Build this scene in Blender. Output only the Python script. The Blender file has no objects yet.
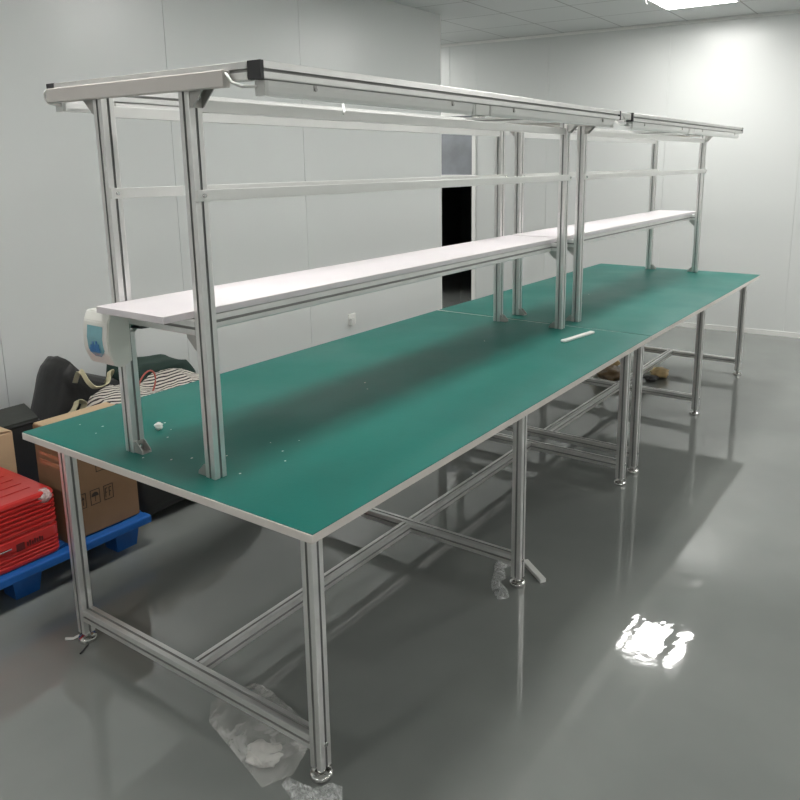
import bpy, bmesh, math, random
from mathutils import Vector, Matrix, noise
random.seed(7)
SC = bpy.context.scene
COL = SC.collection
PI = math.pi

# ------------------------------------------------------------------ materials
def mat(name, color=(.8,.8,.8), rough=.5, metal=0., spec=.5, coat=0., bump=0., bscale=40., vary=0., vscale=6., rvary=0., aniso=None, sheen=0.):
    m = bpy.data.materials.new(name); m.use_nodes = True
    nt = m.node_tree; b = nt.nodes['Principled BSDF']
    b.inputs['Base Color'].default_value = (*color, 1)
    b.inputs['Roughness'].default_value = rough
    b.inputs['Metallic'].default_value = metal
    b.inputs['Specular IOR Level'].default_value = spec
    b.inputs['Coat Weight'].default_value = coat
    b.inputs['Sheen Weight'].default_value = sheen
    tc = nt.nodes.new('ShaderNodeTexCoord')
    src = tc.outputs['Object']
    if aniso:
        mp = nt.nodes.new('ShaderNodeMapping'); mp.inputs['Scale'].default_value = aniso
        nt.links.new(src, mp.inputs['Vector']); src = mp.outputs['Vector']
    if vary:
        n = nt.nodes.new('ShaderNodeTexNoise'); n.inputs['Scale'].default_value = vscale; n.inputs['Detail'].default_value = 4
        nt.links.new(src, n.inputs['Vector'])
        r = nt.nodes.new('ShaderNodeMapRange'); r.inputs['From Min'].default_value = .3; r.inputs['From Max'].default_value = .7
        r.inputs['To Min'].default_value = 1-vary; r.inputs['To Max'].default_value = 1+vary
        nt.links.new(n.outputs['Fac'], r.inputs['Value'])
        mx = nt.nodes.new('ShaderNodeVectorMath'); mx.operation = 'SCALE'; mx.inputs[0].default_value = color
        nt.links.new(r.outputs['Result'], mx.inputs['Scale']); nt.links.new(mx.outputs['Vector'], b.inputs['Base Color'])
    if rvary:
        n = nt.nodes.new('ShaderNodeTexNoise'); n.inputs['Scale'].default_value = 2.2; n.inputs['Detail'].default_value = 5
        nt.links.new(src, n.inputs['Vector'])
        r = nt.nodes.new('ShaderNodeMapRange'); r.inputs['From Min'].default_value = .35; r.inputs['From Max'].default_value = .7
        r.inputs['To Min'].default_value = rough; r.inputs['To Max'].default_value = rough+rvary
        nt.links.new(n.outputs['Fac'], r.inputs['Value']); nt.links.new(r.outputs['Result'], b.inputs['Roughness'])
    if bump:
        n = nt.nodes.new('ShaderNodeTexNoise'); n.inputs['Scale'].default_value = bscale; n.inputs['Detail'].default_value = 3
        nt.links.new(src, n.inputs['Vector'])
        bp = nt.nodes.new('ShaderNodeBump'); bp.inputs['Strength'].default_value = bump; bp.inputs['Distance'].default_value = .01
        nt.links.new(n.outputs['Fac'], bp.inputs['Height']); nt.links.new(bp.outputs['Normal'], b.inputs['Normal'])
    return m

def emis(name, color, strength):
    m = bpy.data.materials.new(name); m.use_nodes = True
    b = m.node_tree.nodes['Principled BSDF']
    b.inputs['Base Color'].default_value = (.9,.9,.9,1)
    b.inputs['Emission Color'].default_value = (*color, 1); b.inputs['Emission Strength'].default_value = strength
    return m

def film(name, clear=.6, tint=(.85,.87,.86), rough=.12, bump=.6, bscale=30):
    m = bpy.data.materials.new(name); m.use_nodes = True
    nt = m.node_tree; b = nt.nodes['Principled BSDF']; out = nt.nodes['Material Output']
    b.inputs['Base Color'].default_value = (*tint, 1); b.inputs['Roughness'].default_value = rough
    t = nt.nodes.new('ShaderNodeBsdfTransparent'); mix = nt.nodes.new('ShaderNodeMixShader')
    tc = nt.nodes.new('ShaderNodeTexCoord')
    n = nt.nodes.new('ShaderNodeTexNoise'); n.inputs['Scale'].default_value = bscale; n.inputs['Detail'].default_value = 4
    n.inputs['Distortion'].default_value = 1.0
    nt.links.new(tc.outputs['Object'], n.inputs['Vector'])
    bp = nt.nodes.new('ShaderNodeBump'); bp.inputs['Strength'].default_value = bump; bp.inputs['Distance'].default_value = .01
    nt.links.new(n.outputs['Fac'], bp.inputs['Height']); nt.links.new(bp.outputs['Normal'], b.inputs['Normal'])
    r = nt.nodes.new('ShaderNodeMapRange'); r.inputs['From Min'].default_value = .42; r.inputs['From Max'].default_value = .7
    r.inputs['To Min'].default_value = 1-clear; r.inputs['To Max'].default_value = min(1, 1.35-clear)
    nt.links.new(n.outputs['Fac'], r.inputs['Value']); nt.links.new(r.outputs['Result'], mix.inputs['Fac'])
    nt.links.new(t.outputs[0], mix.inputs[1]); nt.links.new(b.outputs[0], mix.inputs[2]); nt.links.new(mix.outputs[0], out.inputs['Surface'])
    return m

M = dict(
 alu = mat('anodised_aluminium', (.80,.795,.78), .36, .8, bump=.04, bscale=300, vary=.04, vscale=20),
 flat = mat('satin_aluminium', (.84,.84,.82), .45, .6, vary=.03),
 slot = mat('shaded_slot_aluminium', (.36,.36,.35), .6, .3, vary=.1),  # same metal, darker: shade inside the slots is painted in
 cast = mat('cast_aluminium', (.50,.49,.47), .5, .8, bump=.2, bscale=150),
 chrome = mat('chromed_steel', (.75,.74,.72), .18, 1., bump=.02),
 steel = mat('bolt_steel', (.65,.65,.64), .25, 1.),
 black = mat('black_plastic', (.035,.035,.037), .45, bump=.05),
 green = mat('green_anti_static_mat', (.001,.152,.126), .36, spec=.36, bump=.03, bscale=90, vary=.05, vscale=3, rvary=.12),
 under = mat('dark_backing_sheet', (.07,.07,.065), .6, vary=.08),
 edge = mat('cream_edge_banding', (.70,.655,.615), .5, vary=.03),
 shelf = mat('white_laminate', (.78,.73,.755), .35, vary=.02),
 trunk = mat('cream_pvc_trunking', (.62,.585,.555), .5, vary=.02),
 pvc = mat('white_pvc', (.82,.82,.79), .35, vary=.02),
 tube = mat('frosted_lamp_cover', (.84,.84,.82), .25, coat=.3, vary=.02),
 frost = mat('translucent_end_cap', (.70,.70,.68), .3, coat=.3),
 wall = mat('white_coated_steel_panel', (.64,.655,.645), .30, spec=.6, vary=.012, vscale=.8, bump=.012, bscale=3),
 gap = mat('panel_joint', (.53,.54,.53), .6, vary=.02),
 endstrip = mat('wall_end_trim', (.80,.80,.78), .4, vary=.02),
 base = mat('aluminium_skirting', (.80,.80,.78), .4, .2, vary=.03),
 cardboard = mat('brown_cardboard', (.215,.125,.065), .75, bump=.15, bscale=60, vary=.10, vscale=5),
 cardtop = mat('pale_cardboard', (.50,.36,.22), .7, bump=.1, vary=.08),
 tape = mat('clear_packing_tape', (.34,.20,.11), .12, coat=.8, bump=.35, bscale=25),
 ink = mat('black_print', (.03,.02,.015), .7, vary=.1),
 blue = mat('blue_pallet_plastic', (.01,.10,.36), .42, bump=.1, bscale=40, vary=.1),
 red = mat('red_suitcase_shell', (.52,.022,.020), .33, coat=.25, bump=.03, vary=.05),
 redbadge = mat('dark_red_badge', (.10,.008,.008), .5, vary=.1),
 fabric = mat('black_nylon', (.012,.012,.012), .6, bump=.35, bscale=18, sheen=.1, vary=.2),
 greybag = mat('dark_grey_canvas', (.035,.038,.034), .65, bump=.3, bscale=30, vary=.2),
 dgreen = mat('dark_green_cloth', (.010,.035,.026), .75, bump=.3, bscale=30, vary=.2),
 handle = mat('beige_webbing', (.62,.57,.38), .7, bump=.3, bscale=200, vary=.08),
 cord = mat('red_cord', (.45,.10,.08), .6, vary=.1),
 disp = mat('ivory_abs_plastic', (.78,.77,.72), .3, coat=.2, vary=.02),
 win = mat('blue_tinted_window', (.17,.40,.46), .15, coat=.6, vary=.12, vscale=25),
 handmark = mat('blue_print', (.03,.17,.42), .4, vary=.05),
 paper = mat('crumpled_white_paper', (.78,.78,.74), .6, bump=.4, bscale=40, vary=.06),
 glass = mat('glass_painted_reflection', (.20,.215,.24), .10, spec=.9, coat=.5, vary=.18, vscale=4),  # bluish room reflection is put into the base colour
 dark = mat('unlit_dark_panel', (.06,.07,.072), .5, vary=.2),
 brownbag = mat('brown_wrapped_bundle', (.17,.11,.055), .4, coat=.35, bump=.8, bscale=26, vary=.35, vscale=20),
 tanbag = mat('tan_paper_wrap', (.55,.40,.20), .55, bump=.5, bscale=25, vary=.25, vscale=12),
 film = film('crumpled_clear_film', .80, rough=.1, bump=1., bscale=45),
 polybag = film('milky_polythene', .86, tint=(.80,.80,.77), rough=.2, bump=.5, bscale=14),
 foam = mat('white_foam_insert', (.62,.61,.58), .6, bump=.5, bscale=30, vary=.06),
 corner = film('corner_guard_plastic', .6, tint=(.85,.80,.78), rough=.15, bump=.9, bscale=60),
 lamp = emis('led_diffuser', (1.0,.985,.95), 24.0),
 lampframe = mat('white_lamp_frame', (.85,.85,.84), .4, vary=.02),
)

def floor_material():
    m = mat('grey_epoxy_floor', (.185,.20,.19), .085, spec=.85, coat=.0)
    nt = m.node_tree; b = nt.nodes['Principled BSDF']
    tc = nt.nodes.new('ShaderNodeTexCoord')
    n = nt.nodes.new('ShaderNodeTexNoise'); n.inputs['Scale'].default_value = 1.3; n.inputs['Detail'].default_value = 6
    nt.links.new(tc.outputs['Object'], n.inputs['Vector'])
    cr = nt.nodes.new('ShaderNodeValToRGB')
    cr.color_ramp.elements[0].position = .35; cr.color_ramp.elements[0].color = (.195,.208,.198,1)
    cr.color_ramp.elements[1].position = .70; cr.color_ramp.elements[1].color = (.245,.258,.245,1)
    nt.links.new(n.outputs['Fac'], cr.inputs['Fac']); nt.links.new(cr.outputs['Color'], b.inputs['Base Color'])
    # scuffed, dusty patches are less glossy
    n2 = nt.nodes.new('ShaderNodeTexNoise'); n2.inputs['Scale'].default_value = 2.7; n2.inputs['Detail'].default_value = 7; n2.inputs['Roughness'].default_value = .6
    nt.links.new(tc.outputs['Object'], n2.inputs['Vector'])
    r = nt.nodes.new('ShaderNodeMapRange'); r.inputs['From Min'].default_value = .40; r.inputs['From Max'].default_value = .72
    r.inputs['To Min'].default_value = .02; r.inputs['To Max'].default_value = .09
    nt.links.new(n2.outputs['Fac'], r.inputs['Value']); nt.links.new(r.outputs['Result'], b.inputs['Roughness'])
    # self-levelling resin: long low waves
    n3 = nt.nodes.new('ShaderNodeTexNoise'); n3.inputs['Scale'].default_value = 9.0; n3.inputs['Detail'].default_value = 3
    nt.links.new(tc.outputs['Object'], n3.inputs['Vector'])
    bp = nt.nodes.new('ShaderNodeBump'); bp.inputs['Strength'].default_value = .055; bp.inputs['Distance'].default_value = .012
    nt.links.new(n3.outputs['Fac'], bp.inputs['Height']); nt.links.new(bp.outputs['Normal'], b.inputs['Normal'])
    return m

def ceiling_material():
    m = mat('ceiling_tiles', (.60,.61,.60), .6)
    nt = m.node_tree; b = nt.nodes['Principled BSDF']
    tc = nt.nodes.new('ShaderNodeTexCoord'); sp = nt.nodes.new('ShaderNodeSeparateXYZ'); nt.links.new(tc.outputs['Object'], sp.inputs[0])
    def ma(op, a, bb):
        q = nt.nodes.new('ShaderNodeMath'); q.operation = op
        for i, s in enumerate((a, bb)):
            if isinstance(s, (int, float)): q.inputs[i].default_value = s
            else: nt.links.new(s, q.inputs[i])
        return q.outputs[0]
    def line(v, off, per, w):
        f = ma('FRACT', ma('DIVIDE', ma('ADD', v, off), per), 0.)
        return ma('LESS_THAN', f, w/per)
    ux = ma('ADD', sp.outputs['X'], ma('MULTIPLY', sp.outputs['Y'], .061))
    lx = line(ux, 100*.597-6.147+.006, .597, .012); ly = line(sp.outputs['Y'], 100*.584-.42+.006, .584, .012)
    l = ma('MAXIMUM', lx, ly)
    mx = nt.nodes.new('ShaderNodeMix'); mx.data_type = 'RGBA'
    mx.inputs['A'].default_value = (.62,.635,.63,1); mx.inputs['B'].default_value = (.33,.335,.33,1)
    nt.links.new(l, mx.inputs['Factor']); nt.links.new(mx.outputs['Result'], b.inputs['Base Color'])
    bp = nt.nodes.new('ShaderNodeBump'); bp.invert = True; bp.inputs['Strength'].default_value = .5; bp.inputs['Distance'].default_value = .004
    nt.links.new(l, bp.inputs['Height']); nt.links.new(bp.outputs['Normal'], b.inputs['Normal'])
    return m

def stripe_material():
    m = mat('striped_cotton', (.7,.68,.62), .75, bump=.2, bscale=60)
    nt = m.node_tree; b = nt.nodes['Principled BSDF']
    tc = nt.nodes.new('ShaderNodeTexCoord')
    w = nt.nodes.new('ShaderNodeTexWave'); w.wave_type = 'BANDS'; w.bands_direction = 'DIAGONAL'
    w.inputs['Scale'].default_value = 15.; w.inputs['Distortion'].default_value = 4.5; w.inputs['Detail'].default_value = 1.; w.inputs['Detail Scale'].default_value = .5
    nt.links.new(tc.outputs['Object'], w.inputs['Vector'])
    cr = nt.nodes.new('ShaderNodeValToRGB'); cr.color_ramp.interpolation = 'CONSTANT'
    cr.color_ramp.elements[0].color = (.035,.025,.03,1); cr.color_ramp.elements[1].position = .42; cr.color_ramp.elements[1].color = (.66,.62,.55,1)
    nt.links.new(w.outputs['Fac'], cr.inputs['Fac']); nt.links.new(cr.outputs['Color'], b.inputs['Base Color'])
    return m
M['floor'] = floor_material(); M['ceil'] = ceiling_material(); M['stripe'] = stripe_material()

# ------------------------------------------------------------------ helpers
def obj(name, bm, m, parent=None, label=None, smooth=False, loc=None):
    me = bpy.data.meshes.new(name)
    bmesh.ops.recalc_face_normals(bm, faces=bm.faces)
    bm.to_mesh(me); bm.free()
    for x in (m if isinstance(m, (list, tuple)) else [m]): me.materials.append(x)
    if smooth:
        for p in me.polygons: p.use_smooth = True
    o = bpy.data.objects.new(name, me); COL.objects.link(o)
    if parent: o.parent = parent
    if label: o['label'] = label
    if loc: o.location = loc
    return o
def tag(o, label, cat, group=None, kind=None):
    o['label'] = label; o['category'] = cat
    if group: o['group'] = group
    if kind: o['kind'] = kind
    return o
def thing(name, label, cat, loc=(0,0,0), rz=0., group=None):
    o = bpy.data.objects.new(name, None); COL.objects.link(o); o.location = loc; o.rotation_euler = (0,0,rz); o.empty_display_size = .05
    return tag(o, label, cat, group)
def struct(name, bm, m, label=None, parent=None):
    o = obj(name, bm, m, parent); o['kind'] = 'structure'
    if label: o['label'] = label
    return o
def B(): return bmesh.new()
def box(bm, a, b, mi=0, bev=0.):
    c = [(a[i]+b[i])/2 for i in range(3)]; s = [abs(b[i]-a[i]) for i in range(3)]
    g = bmesh.ops.create_cube(bm, size=1.)
    for v in g['verts']: v.co = Vector((v.co.x*s[0]+c[0], v.co.y*s[1]+c[1], v.co.z*s[2]+c[2]))
    fs = {f for v in g['verts'] for f in v.link_faces}
    for f in fs: f.material_index = mi
    if bev:
        es = list({e for v in g['verts'] for e in v.link_edges})
        r = bmesh.ops.bevel(bm, geom=es, offset=bev, segments=2, affect='EDGES', profile=.5)
        for f in r['faces']: f.material_index = mi
    return bm
def bx(a, b, bev=0.): return box(B(), a, b, 0, bev)
def tube(bm, pts, r, n=8, mi=0, flat=1.):
    pts = [Vector(p) for p in pts]; rings = []; up = Vector((0,0,1))
    for i, p in enumerate(pts):
        d = (pts[min(i+1, len(pts)-1)]-pts[max(i-1, 0)]).normalized()
        a = d.cross(up)
        if a.length < 1e-3: a = d.cross(Vector((1,0,0)))
        a.normalize(); c = d.cross(a).normalized()
        rr = r[i] if isinstance(r, (list, tuple)) else r
        rings.append([bm.verts.new(p + (a*math.cos(t)*flat + c*math.sin(t))*rr) for t in [2*PI*k/n for k in range(n)]])
    for A, C in zip(rings, rings[1:]):
        for k in range(n):
            f = bm.faces.new((A[k], A[(k+1) % n], C[(k+1) % n], C[k])); f.material_index = mi; f.smooth = True
    for R in (rings[0], rings[-1]):
        f = bm.faces.new(R); f.material_index = mi
    return bm
def lathe(bm, prof, c, n=24, mi=0):
    rings = []
    for r, z in prof: rings.append([bm.verts.new((c[0]+r*math.cos(2*PI*k/n), c[1]+r*math.sin(2*PI*k/n), c[2]+z)) for k in range(n)])
    for A, C in zip(rings, rings[1:]):
        for k in range(n):
            f = bm.faces.new((A[k], A[(k+1) % n], C[(k+1) % n], C[k])); f.material_index = mi; f.smooth = True
    bm.faces.new(rings[0]); bm.faces.new(rings[-1])
    return bm
def prism(bm, pts, axis, a, b, mi=0):
    """polygon in the plane across `axis`, extruded from a to b along it"""
    def P(u, v, t): return {'x': (t,u,v), 'y': (u,t,v), 'z': (u,v,t)}[axis]
    A = [bm.verts.new(P(u, v, a)) for u, v in pts]; C = [bm.verts.new(P(u, v, b)) for u, v in pts]
    n = len(pts)
    for k in range(n):
        f = bm.faces.new((A[k], A[(k+1) % n], C[(k+1) % n], C[k])); f.material_index = mi
    f = bm.faces.new(A); f.material_index = mi; f = bm.faces.new(C); f.material_index = mi
    return bm
def slotted(h=.02, r=.0035):
    """cross-section of a square T-slot extrusion, one slot per side, material flags for slot walls"""
    quarter = [(-.0038,-h,0), (-.0038,-h+.003,1), (-.005,-h+.004,1), (-.005,-h+.006,1), (-.003,-h+.0075,1), (.003,-h+.0075,1), (.005,-h+.006,1), (.005,-h+.004,1), (.0038,-h+.003,1), (.0038,-h,0), (h-r,-h,0), (h-r*.3,-h+r*.3,0)]
    out = []
    for k in range(4):
        c, s = (1,0,-1,0)[k], (0,1,0,-1)[k]
        out += [((x*c-y*s), (x*s+y*c), m) for x, y, m in quarter]
    return out
SL = slotted()
def extr(bm, axis, c, a, b, sx=1.):
    """slotted extrusion with centre c=(u,v) along axis"""
    pts = [(c[0]+u*sx, c[1]+v) for u, v, m in SL]
    def P(u, v, t): return {'x': (t,u,v), 'y': (u,t,v), 'z': (u,v,t)}[axis]
    A = [bm.verts.new(P(u, v, a)) for u, v in pts]; C = [bm.verts.new(P(u, v, b)) for u, v in pts]
    n = len(pts)
    for k in range(n):
        f = bm.faces.new((A[k], A[(k+1) % n], C[(k+1) % n], C[k]))
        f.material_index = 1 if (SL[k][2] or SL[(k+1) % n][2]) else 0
    bm.faces.new(A); bm.faces.new(C)
    return bm
AL = None
def bracket(parent, p, d, up, s=.038, w=.030, name='corner_bracket', ax='y'):
    """cast gusset: p = inner corner, d = direction (+1/-1) along ax away from the post, up = +1 above / -1 below the beam or table"""
    bm = B(); t = .004; px, py, pz = p
    def bb(u0, u1, w0, w1, z0, z1):
        u0, u1 = sorted((u0*d, u1*d)); z0, z1 = sorted((z0*up, z1*up))
        if ax == 'y': box(bm, (px+w0, py+u0, pz+z0), (px+w1, py+u1, pz+z1))
        else: box(bm, (px+u0, py+w0, pz+z0), (px+u1, py+w1, pz+z1))
    bb(0, t, -w/2, w/2, 0, s); bb(t, s, -w/2, w/2, 0, t)
    for w0 in (-w/2, w/2-.003):
        tri = [(t, t), (s, t), (s*.95, t+.006), (t+.006, s*.95), (t, s)]
        if ax == 'y': prism(bm, [(py+a*d, pz+b*up) for a, b in tri], 'x', px+w0, px+w0+.003)
        else: prism(bm, [(px+a*d, pz+b*up) for a, b in tri], 'y', py+w0, py+w0+.003)
    o = obj(name, bm, M['cast'], parent)
    bm = B()
    if ax == 'y': tube(bm, [(px, py+d*t, pz+up*s*.55), (px, py+d*(t+.007), pz+up*s*.55)], .006, 10)
    else: tube(bm, [(px+d*t, py, pz+up*s*.55), (px+d*(t+.007), py, pz+up*s*.55)], .006, 10)
    obj('bolt', bm, M['steel'], o)
    return o
MA = lambda: [M['alu'], M['slot']]

# ------------------------------------------------------------------ workbenches
def workbench(loc, rz, label, ux, ux2, cx0, cx1, sx0, sx1, first):
    root = thing('workbench', label, 'workbench', loc, rz, 'green topped aluminium workbenches with overhead racks')
    L, W, H = 2.372, 1.232, .75
    bm = box(B(), (0,0,.7262), (L,W,.748), 0, .0012); box(bm, (.004,.004,.725), (L-.004,W-.004,.7261), 1)
    tt = obj('tabletop', bm, [M['edge'], M['under']], root, 'pale tabletop board with cream edges')
    mt = obj('surface_mat', bx((.003,.001,.748), (L-.003,W-.001,.75)), M['green'], tt, 'glossy green anti-static mat')
    y0, y1r = .0885, W-.0885
    xs = (.089, L/2+.004, L-.089)
    for x in xs:
        for y in (y0, y1r):
            lg = obj('leg', extr(B(), 'z', (x, y), .034, .725), MA(), root)
            bm = lathe(B(), [(.024,0), (.029,.001), (.030,.004), (.030,.012), (.028,.016), (.012,.018), (.009,.018), (.009,.0345)], (x, y, 0), 24)
            obj('levelling_foot', bm, M['chrome'], lg, 'round chrome levelling foot')
        obj('crossbar', extr(B(), 'y', (x, .105), y0+.0205, y1r-.0205), MA(), root)
        obj('apron_rail', extr(B(), 'y', (x, .704), y0+.0205, y1r-.0205), MA(), root)
        obj('bolt', tube(B(), [(x, y0-.0155, .105), (x, y0-.0225, .105)], .0065, 10), M['steel'], root)
    yc = .592
    for a, b in zip(xs, xs[1:]):
        obj('stretcher', extr(B(), 'x', (yc, .105), a+.0205, b-.0205), MA(), root)
        for y in (y0, y1r): obj('apron_rail', extr(B(), 'x', (y, .704), a+.0205, b-.0205), MA(), root)
    # --- upright rack
    T = 1.7555; f, k = .4415, .795
    for x in (ux, ux2):
        for y in (f, k):
            obj('upright', extr(B(), 'z', (x, y), H+.0005, T), MA(), root)
            inn = 1 if y == f else -1
            bracket(root, (x, y+inn*.0205, H+.0006), inn, 1, .034)
            out = -inn
            bracket(root, (x, y+out*.0205, T-.0005), out, -1, .050, .034)
        # shelf bearer
        obj('shelf_bearer', extr(B(), 'y', (x, 1.158), f+.0205, k-.0205), MA(), root)
        bracket(root, (x, f+.0205, 1.1375), 1, -1, .040)
        bracket(root, (x, k-.0205, 1.1375), -1, -1, .030)
    # shelf board notched between the posts, and the rails under it
    obj('shelf_board', bx((sx0, .487, 1.1795), (sx1, .7735, 1.198), .0012), M['shelf'], root, 'narrow white laminate shelf board')
    for y in (.508, .752): obj('shelf_rail', extr(B(), 'x', (y, 1.158), ux+.0205, ux2-.0205), MA(), root)
    # flat tool rails on the front and the back posts
    for y, d in ((f, -1), (k, -1)):
        for z0, z1 in ((1.697, 1.727), (1.482, 1.510)):
            bm = B(); e = .022 if z0 < 1.6 else -.0205
            if z0 < 1.6:
                ya = y+d*.0205; box(bm, (ux-.022, ya-.012, z0), (ux2+.022, ya, z1), 0, .001)
            else: box(bm, (ux+.0205, y-.012, z0), (ux2-.0205, y+.012, z1), 0, .001)
            o = obj('tool_rail', bm, M['flat'], root)
            if z0 < 1.6:
                for x in (ux-.004, ux2+.004): obj('bolt', tube(B(), [(x, ya-.012, 1.496), (x, ya-.017, 1.496)], .005, 8), M['steel'], o)
    # --- canopy ladder frame on top of the posts
    cf, cb, zc = .178, 1.030, T+.0205
    for y in (cf+.02, cb-.02):
        rl = obj('canopy_rail', extr(B(), 'x', (y, zc), cx0+.006, cx1-.006), MA(), root)
        for x0, x1 in ((cx0-.006, cx0+.0056), (cx1-.0056, cx1+.009)):
            obj('end_cap', bx((x0, y-.0205, zc-.0205), (x1, y+.0205, zc+.0205), .001), M['black'], rl, 'square black end cap')
    for x in (ux, ux2): obj('canopy_beam', extr(B(), 'y', (x, zc), cf+.0405, cb-.0405), MA(), root)
    for x, s in ((ux-.0205, -1), (ux2+.0205, 1)):
        x0, x1 = sorted((x, x+s*.022))
        obj('cable_trunking', bx((x0, cf+.095, zc-.034), (x1, cb-.035, zc+.003), .002), M['trunk'], root, 'cream plastic cable trunking')
    # --- lamp battens under both canopy rails
    for y in (cf+.022, cb-.022):
        for a, b in ((cx0+.012, cx0+.93), (cx0+1.03, cx1-.06)):
            bm = B(); zt = T-.0005
            prism(bm, [(y-.015, zt), (y+.015, zt), (y+.015, zt-.012), (y+.0135, zt-.024), (y+.008, zt-.033), (y-.008, zt-.033), (y-.0135, zt-.024), (y-.015, zt-.012)], 'x', a+.012, b-.012)
            t = obj('lamp_batten', bm, M['tube'], root, 'unlit white lamp batten under the canopy rail')
            for u in (a, b-.012): obj('end_cap', bx((u, y-.016, zt-.034), (u+.012, y+.016, zt), .001), M['frost'], t)
            for u in (a+.16, b-.14):
                bm = B(); box(bm, (u, y-.0175, zt-.014), (u+.010, y-.0155, zt), 0); tube(bm, [(u+.005, y-.016, zt-.010), (u+.005, y-.020, zt-.010)], .0045, 8)
                obj('clip', bm, M['cast'], t)
        c = cx0+.935
        jb = obj('junction_block', bx((c, y-.016, T-.034), (c+.09, y+.016, T-.0005), .002), M['pvc'], root, 'white plastic cable junction block')
        obj('connector', bx((c+.02, y-.012, T-.042), (c+.07, y+.012, T-.0345), .003), M['chrome'], jb)
    # cables from trunking ends to the lamps
    xo = ux-.032
    tr = [o for o in root.children if o.name.startswith('cable_trunking')][0]
    for (ya, yb, s) in ((cf+.100, cf+.030, 1), (cb-.039, cb-.03, -1)):
        if s == 1: pts = [(xo, ya, zc-.002), (xo-.004, ya-.012, zc-.008), (xo-.006, ya-.030, zc-.026), (xo+.004, ya-.048, zc-.034), (cx0+.010, yb, T-.014)]
        else: pts = [(xo, ya, zc-.003), (xo-.003, ya+.010, zc), (xo-.004, ya+.020, zc-.008), (xo-.004, ya+.022, zc-.022), (xo, ya+.012, zc-.034), (cx0+.012, yb, T-.018)]
        obj('cable', tube(B(), pts, .0035, 8), M['pvc'], root, 'thin white lamp cable')
    if first:
        # loose lead and plug hanging off the far end of the front canopy rail
        pts = [(cx1+.005, cf+.01, zc+.018), (cx1+.035, cf+.004, zc+.006), (cx1+.07, cf+.002, zc-.016), (cx1+.105, cf+.005, zc-.036)]
        ld = obj('loose_lead', tube(B(), pts, .0025, 6), M['frost'], root, 'thin grey lead hanging from the canopy rail')
        obj('plug', bx((cx1+.100, cf-.008, zc-.046), (cx1+.128, cf+.016, zc-.032), .003), M['frost'], ld)
        obj('rail_joiner', bx((cx1+.0095, cf+.004, zc-.014), (cx1+.158, cf+.032, zc+.016), .003), M['pvc'], root, 'white plastic piece bridging to the next rack')
        obj('cable_stub', tube(B(), [(.43, .235, T-.033), (.42, .222, T-.052), (.395, .205, T-.060)], .0035, 6), M['pvc'], root, 'short white cable end under the lamp batten')
    return root

workbench((0,0,0), 0, 'nearer aluminium workbench with green top and overhead rack, soap dispenser fixed to it', .104, 2.296, .0915, 2.312, .010, 2.366, True)
workbench((2.3745,0,0), -.0136, 'farther aluminium workbench with green top and overhead rack, towards the far wall', .120, 2.264, .105, 2.281, .014, 2.364, False)

# ------------------------------------------------------------------ soap dispenser on the back near post
sd = thing('soap_dispenser', 'ivory plastic soap dispenser with a blue window fixed to the rack post under the shelf', 'soap dispenser', (.0835, .797, 1.021))
prof = [(0,.014), (0,.156), (-.052,.156), (-.064,.130), (-.070,.085), (-.068,.045), (-.052,.008), (-.034,.000)]
bm = prism(B(), prof, 'y', -.056, .060)
bmesh.ops.recalc_face_normals(bm, faces=bm.faces)
bmesh.ops.bevel(bm, geom=[e for e in bm.edges if all(v.co.x < -.001 for v in e.verts)], offset=.003, segments=2, affect='EDGES')
body = obj('housing', bm, M['disp'], sd, smooth=False)
def onface(z):   # x of the front skin at height z
    a = [(.156,-.052), (.130,-.064), (.085,-.070), (.045,-.068), (.008,-.052)]
    for (z0,x0), (z1,x1) in zip(a, a[1:]):
        if z1 <= z <= z0: return x0+(x1-x0)*(z0-z)/(z0-z1)
    return -.056
bm = B(); front = []; back = []
outline = [(-.036,.122), (.042,.122), (.042,.060), (.030,.040), (.004,.026), (-.024,.036), (-.036,.052)]
rows = [i/8 for i in range(9)]
zs = [.030+(.118-.030)*t for t in rows]
def yspan(z):
    if z >= .060: return -.032, .038
    if z >= .036: t = (z-.036)/.024; return -.024-.012*min(1, t*1.5), .028+.014*t
    t = (z-.024)/.012; return .004-.028*t, .008+.020*t
grid = []
for z in zs:
    a, b = yspan(z); grid.append([bm.verts.new((onface(z)-.0012, a+(b-a)*i/6, z)) for i in range(7)])
for r0, r1 in zip(grid, grid[1:]):
    for i in range(6): bm.faces.new((r0[i], r0[i+1], r1[i+1], r1[i]))
w = obj('window', bm, M['win'], sd, 'blue tinted viewing window')
so = w.modifiers.new('thick', 'SOLIDIFY'); so.thickness = .001
bm = B()   # the blue hands mark
for dy, hh in ((-.012,.018), (-.004,.026), (.004,.016), (.012,.024), (.020,.014)):
    z0 = .050; box(bm, (onface(.06)-.0035, dy-.0035, z0), (onface(.06)-.0022, dy+.0035, z0+hh))
box(bm, (onface(.05)-.0035, -.018, .044), (onface(.05)-.0022, .028, .056))
obj('hand_mark', bm, M['handmark'], sd, 'blue printed hand symbol')
tag(obj('black_cable', tube(B(), [(.10, .772, 1.132), (.108, .762, 1.124), (.12, .74, 1.122), (.128, .715, 1.127), (.13, .69, 1.134)], .004, 8), M['black']),
    'short black cable tucked under the shelf beside the soap dispenser', 'cable')

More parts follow.
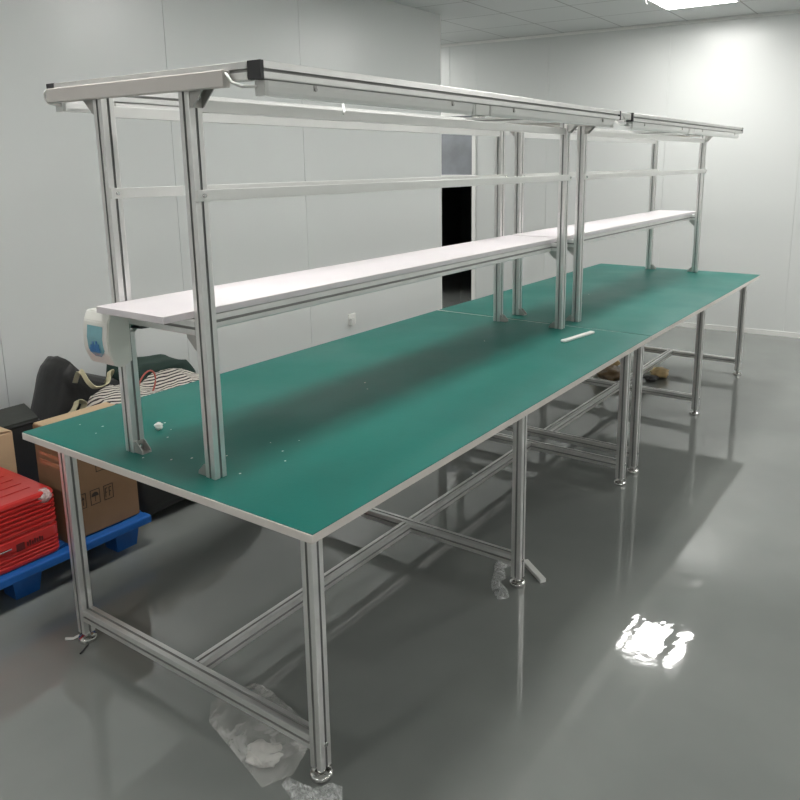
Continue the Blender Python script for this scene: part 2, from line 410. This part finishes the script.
# ------------------------------------------------------------------ odds and ends on the worktop
def crumple(name, r, loc, m, seed, sq=(1,1,.8)):
    bm = B(); bmesh.ops.create_icosphere(bm, subdivisions=3, radius=r)
    for v in bm.verts:
        d = noise.noise(v.co*(1.8/r)+Vector((seed,0,0))) * .45 + .25*noise.noise(v.co*(4/r)+Vector((0,seed,0)))
        v.co = Vector((v.co.x*sq[0], v.co.y*sq[1], v.co.z*sq[2]))*(1+d)
    zmin = min(v.co.z for v in bm.verts)
    for v in bm.verts: v.co.z -= zmin
    return obj(name, bm, m, loc=loc, smooth=True)
tag(crumple('paper_scrap', .013, (.249,.882,.7501), M['paper'], 3), 'small crumpled white scrap lying on the green mat between the two near posts', 'scrap')
cv = tag(obj('plastic_strip', bx((-.130,-.013,0), (.130,.013,.012), .004), M['pvc'], loc=(2.150,.280,.7501)), 'white plastic strip lying on the green worktop near the seam', 'strip')
cv.rotation_euler = (0,0,-.16)
fl = tag(obj('white_offcut', bx((-.078,-.0125,0), (.078,.0125,.016), .002), M['pvc'], loc=(1.300,.074,.0003)), 'pale offcut strip lying on the floor beside the middle leg', 'strip')
fl.rotation_euler = (0,0,.93)
chips = []
for (x, y) in ((.139,1.138), (.17,1.06), (.12,1.02), (.30,.92), (.27,.85), (.22,.80), (.30,.72), (.149,.40), (.217,.53), (.33,.42), (.36,.50), (.11,.64), (.15,.60), (.42,.44), (.95,.60), (1.01,.66), (.075,.72), (1.85,.62), (.28,.36), (3.0,.62), (3.3,.70)):
    chips.append((x, y))
bm = B()
for i, (x, y) in enumerate(chips):
    g = bmesh.ops.create_icosphere(bm, subdivisions=1, radius=.0020+.0014*random.random())
    for v in g['verts']: v.co = Vector((v.co.x*random.uniform(.8,1.8)+x, v.co.y+y, v.co.z*.4+.7516))
tag(obj('white_debris', bm, M['paper']), 'tiny white swarf and dust crumbs scattered over the green mats', 'debris', kind='stuff')

# ------------------------------------------------------------------ floor litter
def sheet(name, outline, m, hfun, loc, seed, n=26, smooth=False, thick=.0):
    """thin closed bag: a polygon filled with a grid, top raised by hfun, bottom at the floor"""
    xs = [p[0] for p in outline]; ys = [p[1] for p in outline]; x0, x1, y0, y1 = min(xs), max(xs), min(ys), max(ys)
    def inside(x, y):
        c = False
        for (xa, ya), (xb, yb) in zip(outline, outline[1:]+outline[:1]):
            if (ya > y) != (yb > y) and x < (xb-xa)*(y-ya)/(yb-ya)+xa: c = not c
        return c
    def edge(x, y):
        d = 9
        for (xa, ya), (xb, yb) in zip(outline, outline[1:]+outline[:1]):
            L2 = (xb-xa)**2+(yb-ya)**2; t = max(0, min(1, ((x-xa)*(xb-xa)+(y-ya)*(yb-ya))/L2))
            d = min(d, math.hypot(x-xa-t*(xb-xa), y-ya-t*(yb-ya)))
        return d
    bm = B(); bm.faces.new([bm.verts.new((x, y, 0)) for x, y in outline])
    bmesh.ops.triangulate(bm, faces=bm.faces, quad_method='BEAUTY', ngon_method='BEAUTY')
    for _ in range(8):
        es = [e for e in bm.edges if e.calc_length() > (x1-x0+y1-y0)/2/n]
        if not es: break
        bmesh.ops.subdivide_edges(bm, edges=es, cuts=1); bmesh.ops.triangulate(bm, faces=[f for f in bm.faces if len(f.verts) > 3])
    for v in bm.verts: v.co.z = .002+hfun(v.co.x, v.co.y, edge(v.co.x, v.co.y))
    r = bmesh.ops.extrude_face_region(bm, geom=list(bm.faces))
    for v in r['geom']:
        if isinstance(v, bmesh.types.BMVert): v.co.z = .0006
    bmesh.ops.delete(bm, geom=[v for v in bm.verts if not v.link_faces], context='VERTS')
    return obj(name, bm, m, loc=loc, smooth=smooth)
def ridge(p, s): return 1-abs(noise.noise(Vector((p[0]*s, p[1]*s, 3.1))))*2
pb_out = [(.056,.491), (.112,.549), (.148,.542), (.245,.50), (.250,.444), (.211,.258), (.152,.188), (.049,.153), (-.026,.190)]
def pb_h(x, y, e):
    return min(.055, e*1.3)*(.55+.45*ridge((x, y), 8)) + .004*noise.noise(Vector((x*40, y*40, 1)))
pb = sheet('polythene_bag', pb_out, M['polybag'], pb_h, (0,0,.0), 1, 34)
pb = tag(pb, 'milky clear plastic bag lying on the floor by the near front leg', 'plastic bag')
ins = crumple('foam_packing', .042, (.045,.255,.0035), M['foam'], 8, (1.0,1.15,.30))
tag(ins, 'pale folded packing piece inside the clear plastic bag on the floor', 'packing')
def fh(s): return lambda x, y, e: min(.022, e*1.2)*(.5+.9*abs(noise.noise(Vector((x*s, y*s, 5.)))))
cf_out = [(.012,.155), (.040,.160), (.045,.105), (.052,.070), (.085,.052), (.095,.02), (.06,-.01), (.02,-.03), (-.01,-.01), (.005,.04), (-.012,.09)]
tag(sheet('clear_film', cf_out, M['film'], fh(60), (-.003,0,0), 2, 30), 'crumpled clear film on the floor in front of the near leg foot', 'film')
c2 = [(1.34,.20), (1.37,.16), (1.29,.14), (1.23,.165), (1.135,.15), (1.16,.115), (1.10,.14), (1.075,.10), (1.10,.065), (1.15,.075), (1.20,.105), (1.25,.125), (1.31,.115), (1.335,.15)]
c2 = [(1.33,.235), (1.35,.19), (1.30,.17), (1.26,.185), (1.21,.145), (1.17,.15), (1.135,.10), (1.09,.07), (1.06,.10), (1.09,.14), (1.13,.17), (1.17,.19), (1.22,.205), (1.27,.235)]
tag(sheet('clear_film', c2, M['film'], fh(80), (0,0,0), 4, 36), 'crumpled clear film on the floor beside the middle front leg', 'film')
tag(obj('cable_tie', tube(B(), [(.045,1.205,.004), (.062,1.185,.004), (.075,1.172,.012)], .0045, 8), M['pvc']), 'small white tie lying against the foot of the back near leg', 'cable tie')
tag(obj('black_strand', tube(B(), [(.070,1.112,.003), (.055,1.105,.003), (.040,1.095,.003), (.028,1.09,.003)], .003, 6), M['black']), 'short black strand on the floor by the foot of the back near leg', 'strand')
# wrapped bundles under the far bench
tag(crumple('wrapped_bundle', .105, (3.99,.79,.0), M['brownbag'], 21, (1.0,.95,.42)), 'dark brown wrapped bundle on the floor left of the paired middle legs', 'bundle')
tag(crumple('wrapped_bundle', .10, (4.23,.93,.0), M['tanbag'], 5, (1.1,.9,.85)), 'tan wrapped bundle on the floor behind the dark brown one', 'bundle')
tb = thing('paper_bag', 'open tan paper bag lying on the floor to the right of the paired middle legs', 'paper bag', (4.27,.52,0))
o = crumple('bag_body', .085, (0,0,0), M['tanbag'], 12, (1.0,.8,.36)); o.parent = tb
o = crumple('bag_opening', .055, (-.10,.03,0), M['black'], 30, (1.3,.9,.30)); o.parent = tb

# ------------------------------------------------------------------ pallet and what stands on it
pt = thing('pallet', 'blue plastic pallet on the floor by the left wall under boxes and a red suitcase', 'pallet', (-.52,1.50,0))
bm = B(); box(bm, (0,0,.111), (1.135,.05,.145), 0, .006); box(bm, (0,.95,.111), (1.135,1.0,.145), 0, .006)
for k in range(7): box(bm, (0,.07+k*.125,.118), (1.135,.17+k*.125,.145), 0, .003)
for x in (0,.50,1.035): box(bm, (x,.045,.111), (x+.10,.955,.140), 0, .003)
obj('deck', bm, M['blue'], pt)
for x in (.02,.585,1.005):
    for y in (.07,.43,.82):
        bm = B(); A = [(x,y),(x+.118,y),(x+.118,y+.11),(x,y+.11)]
        t_ = [bm.verts.new((a,b,.111)) for a,b in A]; cx_, cy_ = x+.059, y+.055
        b_ = [bm.verts.new((cx_+(a-cx_)*.75, cy_+(b-cy_)*.75, 0)) for a,b in A]
        for k in range(4): bm.faces.new((t_[k], t_[(k+1)%4], b_[(k+1)%4], b_[k]))
        bm.faces.new(t_); bm.faces.new(b_)
        obj('foot_block', bm, M['blue'], pt)

# large cardboard box
BX0, BX1, BY0, BY1, BZ0, BZ1 = .280, .596, 1.552, 1.715, .1455, .600
cbx = thing('cardboard_box', 'tall brown cardboard box with printed handling symbols standing behind the back near leg', 'box', (BX0, BY0, BZ0))
obj('carton', bx((0,0,0), (BX1-BX0, BY1-BY0, BZ1-BZ0), .003), M['cardboard'], cbx)
bm = B(); w_, d_ = BX1-BX0, BY1-BY0; zt = BZ1-BZ0
box(bm, (.004,.003,zt+.0005), (w_-.004,d_/2-.002,zt+.0045)); box(bm, (.004,d_/2+.002,zt+.0005), (w_-.004,d_-.003,zt+.0045))
obj('top_flap', bm, M['cardtop'], cbx, 'cardboard top flaps painted paler as lit')  # light on the box top is put into the paler colour
bm = B()
for z, h in ((.375,.018), (.340,.014), (.305,.018)): box(bm, (-.0015,-.0015,z), (.05,-.0004,z+h)); box(bm, (-.0015,-.0015,z), (-.0004,.13,z+h))
obj('packing_tape', bm, M['tape'], cbx, 'shiny clear packing tape bands')
bm = B()
def frame(x, z, w, h, t=.003):
    for a in ((x,z,x+w,z+t), (x,z+h-t,x+w,z+h), (x,z,x+t,z+h), (x+w-t,z,x+w,z+h)): box(bm, (a[0],-.0012,a[1]), (a[2],-.0002,a[3]))
zi = .116
for x in (.048,.107,.165): frame(x, zi, .041, .062, .0025)
cxu = .107+.0205
arc = [(cxu+.015*math.cos(a), zi+.034+.017*math.sin(a)) for a in [PI*k/10 for k in range(11)]]
prism(bm, arc, 'y', -.0012, -.0002); box(bm, (cxu-.001,-.0012,zi+.012), (cxu+.001,-.0002,zi+.036))
for gx in (.171,.187):
    box(bm, (gx,-.0012,zi+.012), (gx+.003,-.0002,zi+.050)); box(bm, (gx,-.0012,zi+.047), (gx+.011,-.0002,zi+.050)); box(bm, (gx,-.0012,zi+.030), (gx+.009,-.0002,zi+.033))
for gx in (.054,.070):
    prism(bm, [(gx,zi+.036),(gx+.012,zi+.036),(gx+.006,zi+.050)], 'y', -.0012, -.0002); box(bm, (gx+.0045,-.0012,zi+.012), (gx+.0075,-.0002,zi+.038))
frame(.141,.245,.048,.045,.0025)
obj('printed_symbol', bm, M['ink'], cbx, 'black printed handling symbols')

# red suitcase lying flat
def rounded(hx, hy, r, n=5):
    out = []
    for cx_, cy_, a0 in ((hx-r,hy-r,0), (-hx+r,hy-r,PI/2), (-hx+r,-hy+r,PI), (hx-r,-hy+r,1.5*PI)):
        for k in range(n+1):
            a = a0+PI/2*k/n; out.append((cx_+r*math.cos(a), cy_+r*math.sin(a)))
    return out
sc_ = thing('suitcase', 'red ribbed hard-shell suitcase lying flat on the blue pallet', 'suitcase', (-.077,1.742,.1456))
bm = B(); hz = .252; prev = None; levels = []
z = 0; rib = [(0,.010),(.004,.003),(.012,0)]
for k in range(4): rib += [(.020+k*.014, 0), (.024+k*.014,.006), (.028+k*.014,.006), (.031+k*.014,0)]
rib += [(.112,0),(.116,.007),(.124,.007),(.128,0)]
for k in range(6): rib += [(.136+k*.0175, 0), (.140+k*.0175,.008), (.145+k*.0175,.008), (.149+k*.0175,0)]
rib += [(.240,.001),(.247,.004),(.252,.012)]
rings = []
for zz, ins_ in rib:
    rings.append([bm.verts.new((x, y, zz)) for x, y in rounded(.322-ins_, .212-ins_, .030)])
for A, C in zip(rings, rings[1:]):
    n = len(A)
    for k in range(n): bm.faces.new((A[k], A[(k+1)%n], C[(k+1)%n], C[k]))
bm.faces.new(rings[0]); bm.faces.new(rings[-1])
obj('shell', bm, M['red'], sc_)
bm = B()
for k in range(5): box(bm, (-.28,-.13+k*.062,.2522), (.27,-.105+k*.062,.2545), 0, .001)
obj('lid_rib', bm, M['red'], sc_)
bm = B(); bmesh.ops.create_icosphere(bm, subdivisions=3, radius=.033)
for v in bm.verts:
    v.co = Vector((v.co.x, v.co.y, v.co.z*.85))*(1+.15*noise.noise(v.co*60)) + Vector((.283,-.186,.228))
obj('corner_guard', bm, M['corner'], sc_, 'clear scuffed plastic corner guard', smooth=True)
bm = B(); box(bm, (.155,-.2135,.066), (.185,-.2115,.094))
for k, (a, h) in enumerate(((.193,.016), (.202,.020), (.211,.014), (.220,.020), (.229,.016), (.238,.020), (.247,.016))):
    box(bm, (a,-.2135,.072), (a+.006,-.2115,.072+h))
obj('badge_lettering', bm, M['redbadge'], sc_, 'dark worn maker lettering on the side')
bm = B(); box(bm, (.085,-.222,.085), (.135,-.2125,.092), 0, .003)
obj('latch', bm, M['chrome'], sc_, 'small chrome latch')

# small box and black case behind the suitcase
sb = thing('cardboard_box', 'small brown cardboard box with taped flaps behind the red suitcase at the left edge', 'box', (-.05,1.96,.1456))
obj('carton', bx((0,0,0), (.372,.10,.362), .003), M['cardtop'], sb)
bm = B()
prism(bm, [(.372,.363),(.369,.367),(.20,.392),(.20,.387)], 'y', .002, .098); prism(bm, [(0,.363),(.003,.367),(.18,.386),(.18,.381)], 'y', .002, .098)
obj('top_flap', bm, M['cardtop'], sb)
bm = B(); box(bm, (.17,-.0012,.20), (.215,-.0003,.3615)); obj('packing_tape', bm, M['pvc'], sb, 'pale strip of packing tape')

def soft(name, outline, yc, depth, m, label=None, cat=None, nz=.012, seed=0, parent=None, bulge=.35, lv=2, seg=1):
    """stuffed shape: outline in the XZ plane, given real depth along Y, ends pulled in, subdivided, crumpled"""
    cx_ = sum(p[0] for p in outline)/len(outline); cz_ = sum(p[1] for p in outline)/len(outline)
    bm = B(); rings = []
    for t, s in ((-.5,1-bulge), (-.42,.94), (0,1.), (.42,.94), (.5,1-bulge)):
        rings.append([bm.verts.new((cx_+(x-cx_)*s, yc+depth*t, cz_+(z-cz_)*s)) for x, z in outline])
    n = len(outline)
    for A, C in zip(rings, rings[1:]):
        for k in range(n): bm.faces.new((A[k], A[(k+1)%n], C[(k+1)%n], C[k]))
    for R in (rings[0], rings[-1]):
        c = bm.verts.new(sum((v.co for v in R), Vector())/n)
        for k in range(n): bm.faces.new((R[k], R[(k+1)%n], c))
    bmesh.ops.subdivide_edges(bm, edges=list(bm.edges), cuts=lv, use_grid_fill=True)
    for _ in range(1): bmesh.ops.smooth_vert(bm, verts=bm.verts, factor=.5)
    for v in bm.verts:
        q = v.co*9+Vector((seed,seed,0)); v.co += Vector((noise.noise(q), noise.noise(q+Vector((9,0,0))), noise.noise(q+Vector((0,9,0)))))*nz*1.6
        q = v.co*26; v.co += Vector((noise.noise(q), noise.noise(q+Vector((5,0,0))), noise.noise(q+Vector((0,5,0)))))*nz*.6
    o = obj(name, bm, m, parent, smooth=True)
    if label and cat: tag(o, label, cat)
    return o
# black case standing on the pallet
kc = thing('storage_case', 'dark grey fabric case with a flat lid standing behind the small cardboard box', 'case', (.05,2.075,.1456))
obj('case_body', bx((0,0,0), (.445,.115,.345), .012), M['fabric'], kc)
obj('case_lid', prism(B(), [(-.006,.3455),(-.006,.356),(.02,.370),(.10,.400),(.118,.395),(.121,.3455)], 'x', -.006, .440), M['greybag'], kc, 'dark grey zipped lid')
obj('zip_band', bx((-.007,-.007,.339), (.447,.122,.345), .002), M['black'], kc)

# big black bag leaning on the wall
bb = thing('tote_bag', 'big black bag with beige handles slumped against the left wall behind the box', 'bag', (0,0,0))
outl = [(.68,.03), (.66,.16), (.655,.37), (.722,.57), (.742,.622), (.792,.665), (.848,.592), (.915,.552), (1.07,.488), (1.085,.30), (1.08,.03)]
soft('bag_body', outl, 2.40, .24, M['fabric'], nz=.006, seed=2, parent=bb, bulge=.2)
def strap(pts, wdt=.016, parent=None):
    bm = B(); P = [Vector(p) for p in pts]; prev = None
    # smooth the path
    Q = []
    for i in range(len(P)-1):
        p0 = P[max(i-1,0)]; p1 = P[i]; p2 = P[i+1]; p3 = P[min(i+2,len(P)-1)]
        for k in range(5):
            t = k/5; Q.append(.5*((2*p1)+(p2-p0)*t+(2*p0-5*p1+4*p2-p3)*t*t+(3*p1-p0-3*p2+p3)*t**3))
    Q.append(P[-1]); rings = []
    for i, q in enumerate(Q):
        d = (Q[min(i+1,len(Q)-1)]-Q[max(i-1,0)]).normalized(); a = Vector((.35,-.8,.5)); a = (a-a.dot(d)*d).normalized(); c = d.cross(a)
        rings.append([bm.verts.new(q+a*u*wdt+c*v*.002) for u, v in ((-1,-1),(1,-1),(1,1),(-1,1))])
    for A, C in zip(rings, rings[1:]):
        for k in range(4): bm.faces.new((A[k], A[(k+1)%4], C[(k+1)%4], C[k]))
    bm.faces.new(rings[0]); bm.faces.new(rings[-1])
    return obj('handle', bm, M['handle'], parent, 'beige webbing handle')
strap([(.77,2.24,.56), (.755,2.16,.635), (.76,2.11,.585), (.79,2.10,.553), (.85,2.10,.56), (.875,2.12,.605), (.91,2.15,.595), (.93,2.24,.52)], .011, bb)
strap([(.728,2.29,.38), (.740,2.25,.41), (.760,2.24,.446), (.774,2.24,.468), (.806,2.24,.446), (.798,2.26,.40), (.795,2.29,.37)], .015, bb)

# dark holdall on the floor with a striped bag and green cloth on top
hd = soft('holdall', [(.70,.03), (.67,.10), (.68,.30), (.74,.385), (.90,.41), (1.10,.41), (1.30,.40), (1.40,.34), (1.42,.10), (1.38,.03)], 1.90, .50, M['fabric'], 'black holdall lying on the floor to the right of the blue pallet', 'bag', nz=.008, seed=5)
st = thing('striped_bag', 'black and white striped cloth bag lying on top of the black holdall', 'bag', (0,0,0))
soft('bag_body', [(.700,.435), (.690,.47), (.735,.530), (.80,.550), (.88,.540), (.96,.520), (1.02,.515), (1.08,.545), (1.14,.572), (1.20,.555), (1.28,.520), (1.34,.48), (1.36,.435)], 1.95, .30, M['stripe'], nz=.012, seed=9, parent=st, bulge=.3)
loop = [(.945+.046*math.cos(a)+.02*math.sin(a), 1.92, .565+.068*math.sin(a)) for a in [-.9+PI*1.5*k/18 for k in range(19)]]
obj('cord_handle', tube(B(), [Vector(p)+Vector((-.01,0,-.01)) for p in loop], .004, 8), M['cord'], st, 'thin red cord handle')
soft('folded_cloth', [(1.09,.33), (1.09,.55), (1.12,.530), (1.18,.542), (1.32,.540), (1.44,.520), (1.50,.44), (1.50,.33)], 2.38, .28, M['dgreen'], 'dark green cloth bundle behind the striped bag against the left wall', 'cloth', nz=.010, seed=4)
soft('holdall', [(1.10,.03), (1.10,.30), (1.30,.31), (1.48,.31), (1.54,.20), (1.54,.03)], 2.40, .34, M['fabric'], 'black bag on the floor under the dark green cloth', 'bag', nz=.006, seed=14)

# ------------------------------------------------------------------ the room
def wallx(y): return 6.205 - .0612*y          # far wall plane
HC = 2.80
def quadslab(bm, p, q, z0, z1, nrm, t, mi=0):
    """upright slab from p to q (xy), thickness t along nrm"""
    P = [Vector((*p,0)), Vector((*q,0)), Vector((*q,0))+Vector((*nrm,0))*t, Vector((*p,0))+Vector((*nrm,0))*t]
    lo = [bm.verts.new((v.x, v.y, z0)) for v in P]; hi = [bm.verts.new((v.x, v.y, z1)) for v in P]
    fs = [bm.faces.new(lo), bm.faces.new(hi)]+[bm.faces.new((lo[k], lo[(k+1)%4], hi[(k+1)%4], hi[k])) for k in range(4)]
    for f in fs: f.material_index = mi
XW, YR, YL = -4.2, -5.2, 5.4
bm = B(); box(bm, (XW-.3, YR-.3, -.05), (9.6, YL+.3, 0)); struct('floor', bm, M['floor'])
bm = B(); box(bm, (XW-.3, YR-.3, HC), (9.6, YL+.3, HC+.06)); struct('ceiling', bm, M['ceil'])
# left wall in joined panels, ending at x = 4.585
bm = B(); xe = 4.565; yw = 2.64
seams = [1.74+1.09*k for k in range(-6, 2)]
cuts = [XW-.1]+[s_ for s_ in seams if XW-.1 < s_ < xe-.2]+[xe]
rr = random.Random(3)
for a, b in zip(cuts, cuts[1:]):
    yo = .0
    quadslab(bm, (a+.0015, yw), (b-.0015, yw), 0, HC, (0,1), .05)
box(bm, (XW-.1, yw+.006, 0), (xe-.003, yw+.052, HC), 1)
struct('wall_left', bm, [M['wall'], M['gap']])
struct('trim_1', bx((xe-.0015, yw-.004, 0), (xe+.006, yw+.056, HC)), M['endstrip'])
# far wall with the doorway
DY0, DY1, DZ = 3.180, 4.08, 2.06
bm = B(); n = (1,0)
ycuts = [YR-.1, -4.60, -3.45, -2.30, -1.15, .0, 1.15, 2.33, DY0-.045]
for a, b in zip(ycuts, ycuts[1:]): quadslab(bm, (wallx(a+.001), a+.001), (wallx(b-.001), b-.001), 0, HC, n, .05)
quadslab(bm, (wallx(DY1+.045), DY1+.045), (wallx(YL+.1), YL+.1), 0, HC, n, .05)
quadslab(bm, (wallx(DY0-.045), DY0-.045), (wallx(3.452), 3.452), DZ+.045, HC, n, .05)
quadslab(bm, (wallx(3.457), 3.457), (wallx(DY1+.045), DY1+.045), DZ+.045, HC, n, .05)
quadslab(bm, (wallx(YR-.1)+.006, YR-.1), (wallx(DY0-.05)+.006, DY0-.05), 0, HC, n, .048, 1)
quadslab(bm, (wallx(DY0-.04)+.006, DY0-.04), (wallx(DY1)+.006, DY1), DZ+.05, HC, n, .044, 1)
struct('wall_far', bm, [M['wall'], M['gap']])
bm = B(); quadslab(bm, (wallx(YR)-.012, YR), (wallx(DY0-.05)-.012, DY0-.05), .0, .045, n, .0115)
struct('baseboard_far', bm, M['base'])
bm = B(); quadslab(bm, (wallx(YR)-.02, YR), (wallx(5.2)-.02, 5.2), HC-.022, HC-.0005, n, .0195)
struct('trim_2', bm, M['endstrip'])
# door frame, glass light with painted bluish reflection over a dark opening
bm = B()
quadslab(bm, (wallx(DY0)-.012, DY0-.044), (wallx(DY0)-.012, DY0), 0, DZ+.044, n, .07)
quadslab(bm, (wallx(DY1)-.012, DY1), (wallx(DY1)-.012, DY1+.044), 0, DZ+.044, n, .07)
quadslab(bm, (wallx(DY0)-.012, DY0), (wallx(DY1)-.012, DY1), DZ, DZ+.044, n, .07)
quadslab(bm, (wallx(DY0)-.006, DY0), (wallx(DY1)-.006, DY1), 1.34, 1.44, n, .05)
dr = struct('door_1', bm, M['endstrip'])
bm = B(); quadslab(bm, (wallx(DY0)+.012, DY0), (wallx(DY1)+.012, DY1), 1.44, DZ, n, .008)
g_ = obj('glass_pane', bm, M['glass'], dr, 'glass pane with bluish reflection painted in')
# unlit space behind the doorway
bm = B()
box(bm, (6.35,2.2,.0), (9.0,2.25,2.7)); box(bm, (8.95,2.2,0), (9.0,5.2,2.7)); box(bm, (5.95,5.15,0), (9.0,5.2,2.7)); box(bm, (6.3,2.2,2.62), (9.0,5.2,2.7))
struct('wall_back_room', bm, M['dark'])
# remaining walls
bm = B(); box(bm, (XW-.1, YR-.1, 0), (6.6, YR, HC)); struct('wall_right', bm, M['wall'])
bm = B(); box(bm, (XW-.1, YR, 0), (XW, yw, HC)); struct('wall_near', bm, M['wall'])
bm = B(); box(bm, (4.2, YL-.1, 0), (5.85, YL, HC)); struct('wall_recess_end', bm, M['wall'])
bm = B(); box(bm, (4.2, yw+.06, 0), (4.25, YL-.1, HC)); struct('wall_recess_side', bm, M['wall'])
# socket on the left wall
sk = thing('wall_socket', 'small white socket with a grey adapter low on the left wall', 'socket', (3.285, yw, .385))
obj('face_plate', bx((-.043,-.009,-.043), (.043,-.0004,.043), .002), M['pvc'], sk)
obj('adapter', bx((-.040,-.040,-.046), (-.002,-.0095,.012), .004), M['frost'], sk, 'plugged-in grey adapter')

# ceiling lights
def lamp(x, y, label, group):
    t = thing('ceiling_light', label, 'ceiling light', (x, y, HC), group=group)
    bm = B(); h = .290; e = .018
    for a in ((-h,-h,h,-h+e), (-h,h-e,h,h), (-h,-h+e,-h+e,h-e), (h-e,-h+e,h,h-e)): box(bm, (a[0],a[1],-.008), (a[2],a[3],-.0005))
    obj('frame', bm, M['lampframe'], t)
    obj('diffuser', bx((-h+e+.0005,-h+e+.0005,-.006), (h-e-.0005,h-e-.0005,-.001)), M['lamp'], t, 'lit white diffuser')
GL = 'square recessed ceiling lights'
lamp(5.19, .707, 'lit square white ceiling light recessed above the far bench', GL)
for x, y in ((2.55,.707), (.10,.707), (-2.88,.707), (4.5,-1.15), (5.05,-3.2), (2.5,-3.6), (-.2,-3.6), (-2.9,-3.6), (5.1,4.3)):  # lamps farthest to the right are added, unseen, as fill for the walls
    lamp(x, y, 'square recessed ceiling light assumed on the unseen part of the ceiling', GL)
sp = thing('sprinkler_head', 'small white fitting hanging from the ceiling beside the lit ceiling light', 'fitting', (4.93,.985,HC))
obj('escutcheon', lathe(B(), [(.022,-.0005),(.024,-.004),(.010,-.008)], (0,0,0), 16), M['chrome'], sp)
obj('hook', tube(B(), [(0,0,-.008),(0,0,-.030),(.008,-.006,-.045),(.0,-.016,-.050),(-.008,-.016,-.040)], .004, 8), M['pvc'], sp)

# ------------------------------------------------------------------ world, camera
w = bpy.data.worlds.new('World'); SC.world = w; w.use_nodes = True
w.node_tree.nodes['Background'].inputs[0].default_value = (.8,.82,.85,1); w.node_tree.nodes['Background'].inputs[1].default_value = .2
cam = bpy.data.cameras.new('Camera'); co = bpy.data.objects.new('Camera', cam); COL.objects.link(co); SC.camera = co
yaw, pit, rol, f = .5957, -.2074, -.008, 756.9152
cy, sy, cp, spn = math.cos(yaw), math.sin(yaw), math.cos(pit), math.sin(pit)
fw = Vector((cy*cp, sy*cp, spn)); r = Vector((sy,-cy,0)); u = r.cross(fw)
r2 = math.cos(rol)*r+math.sin(rol)*u; u2 = -math.sin(rol)*r+math.cos(rol)*u
R = Matrix((r2, u2, -fw)).transposed()
co.matrix_world = Matrix.Translation((-1.1514,-1.1074,1.5709)) @ R.to_4x4()
cam.sensor_width = 36; cam.lens = f*36/800
cam.shift_x = (400-430.089)/800; cam.shift_y = (322.026-400)/800
cam.clip_start = .05
vs = SC.view_settings; vs.view_transform = 'Standard'; vs.look = 'None'; vs.gamma = 1; vs.use_curve_mapping = False
vs.exposure = 0.55
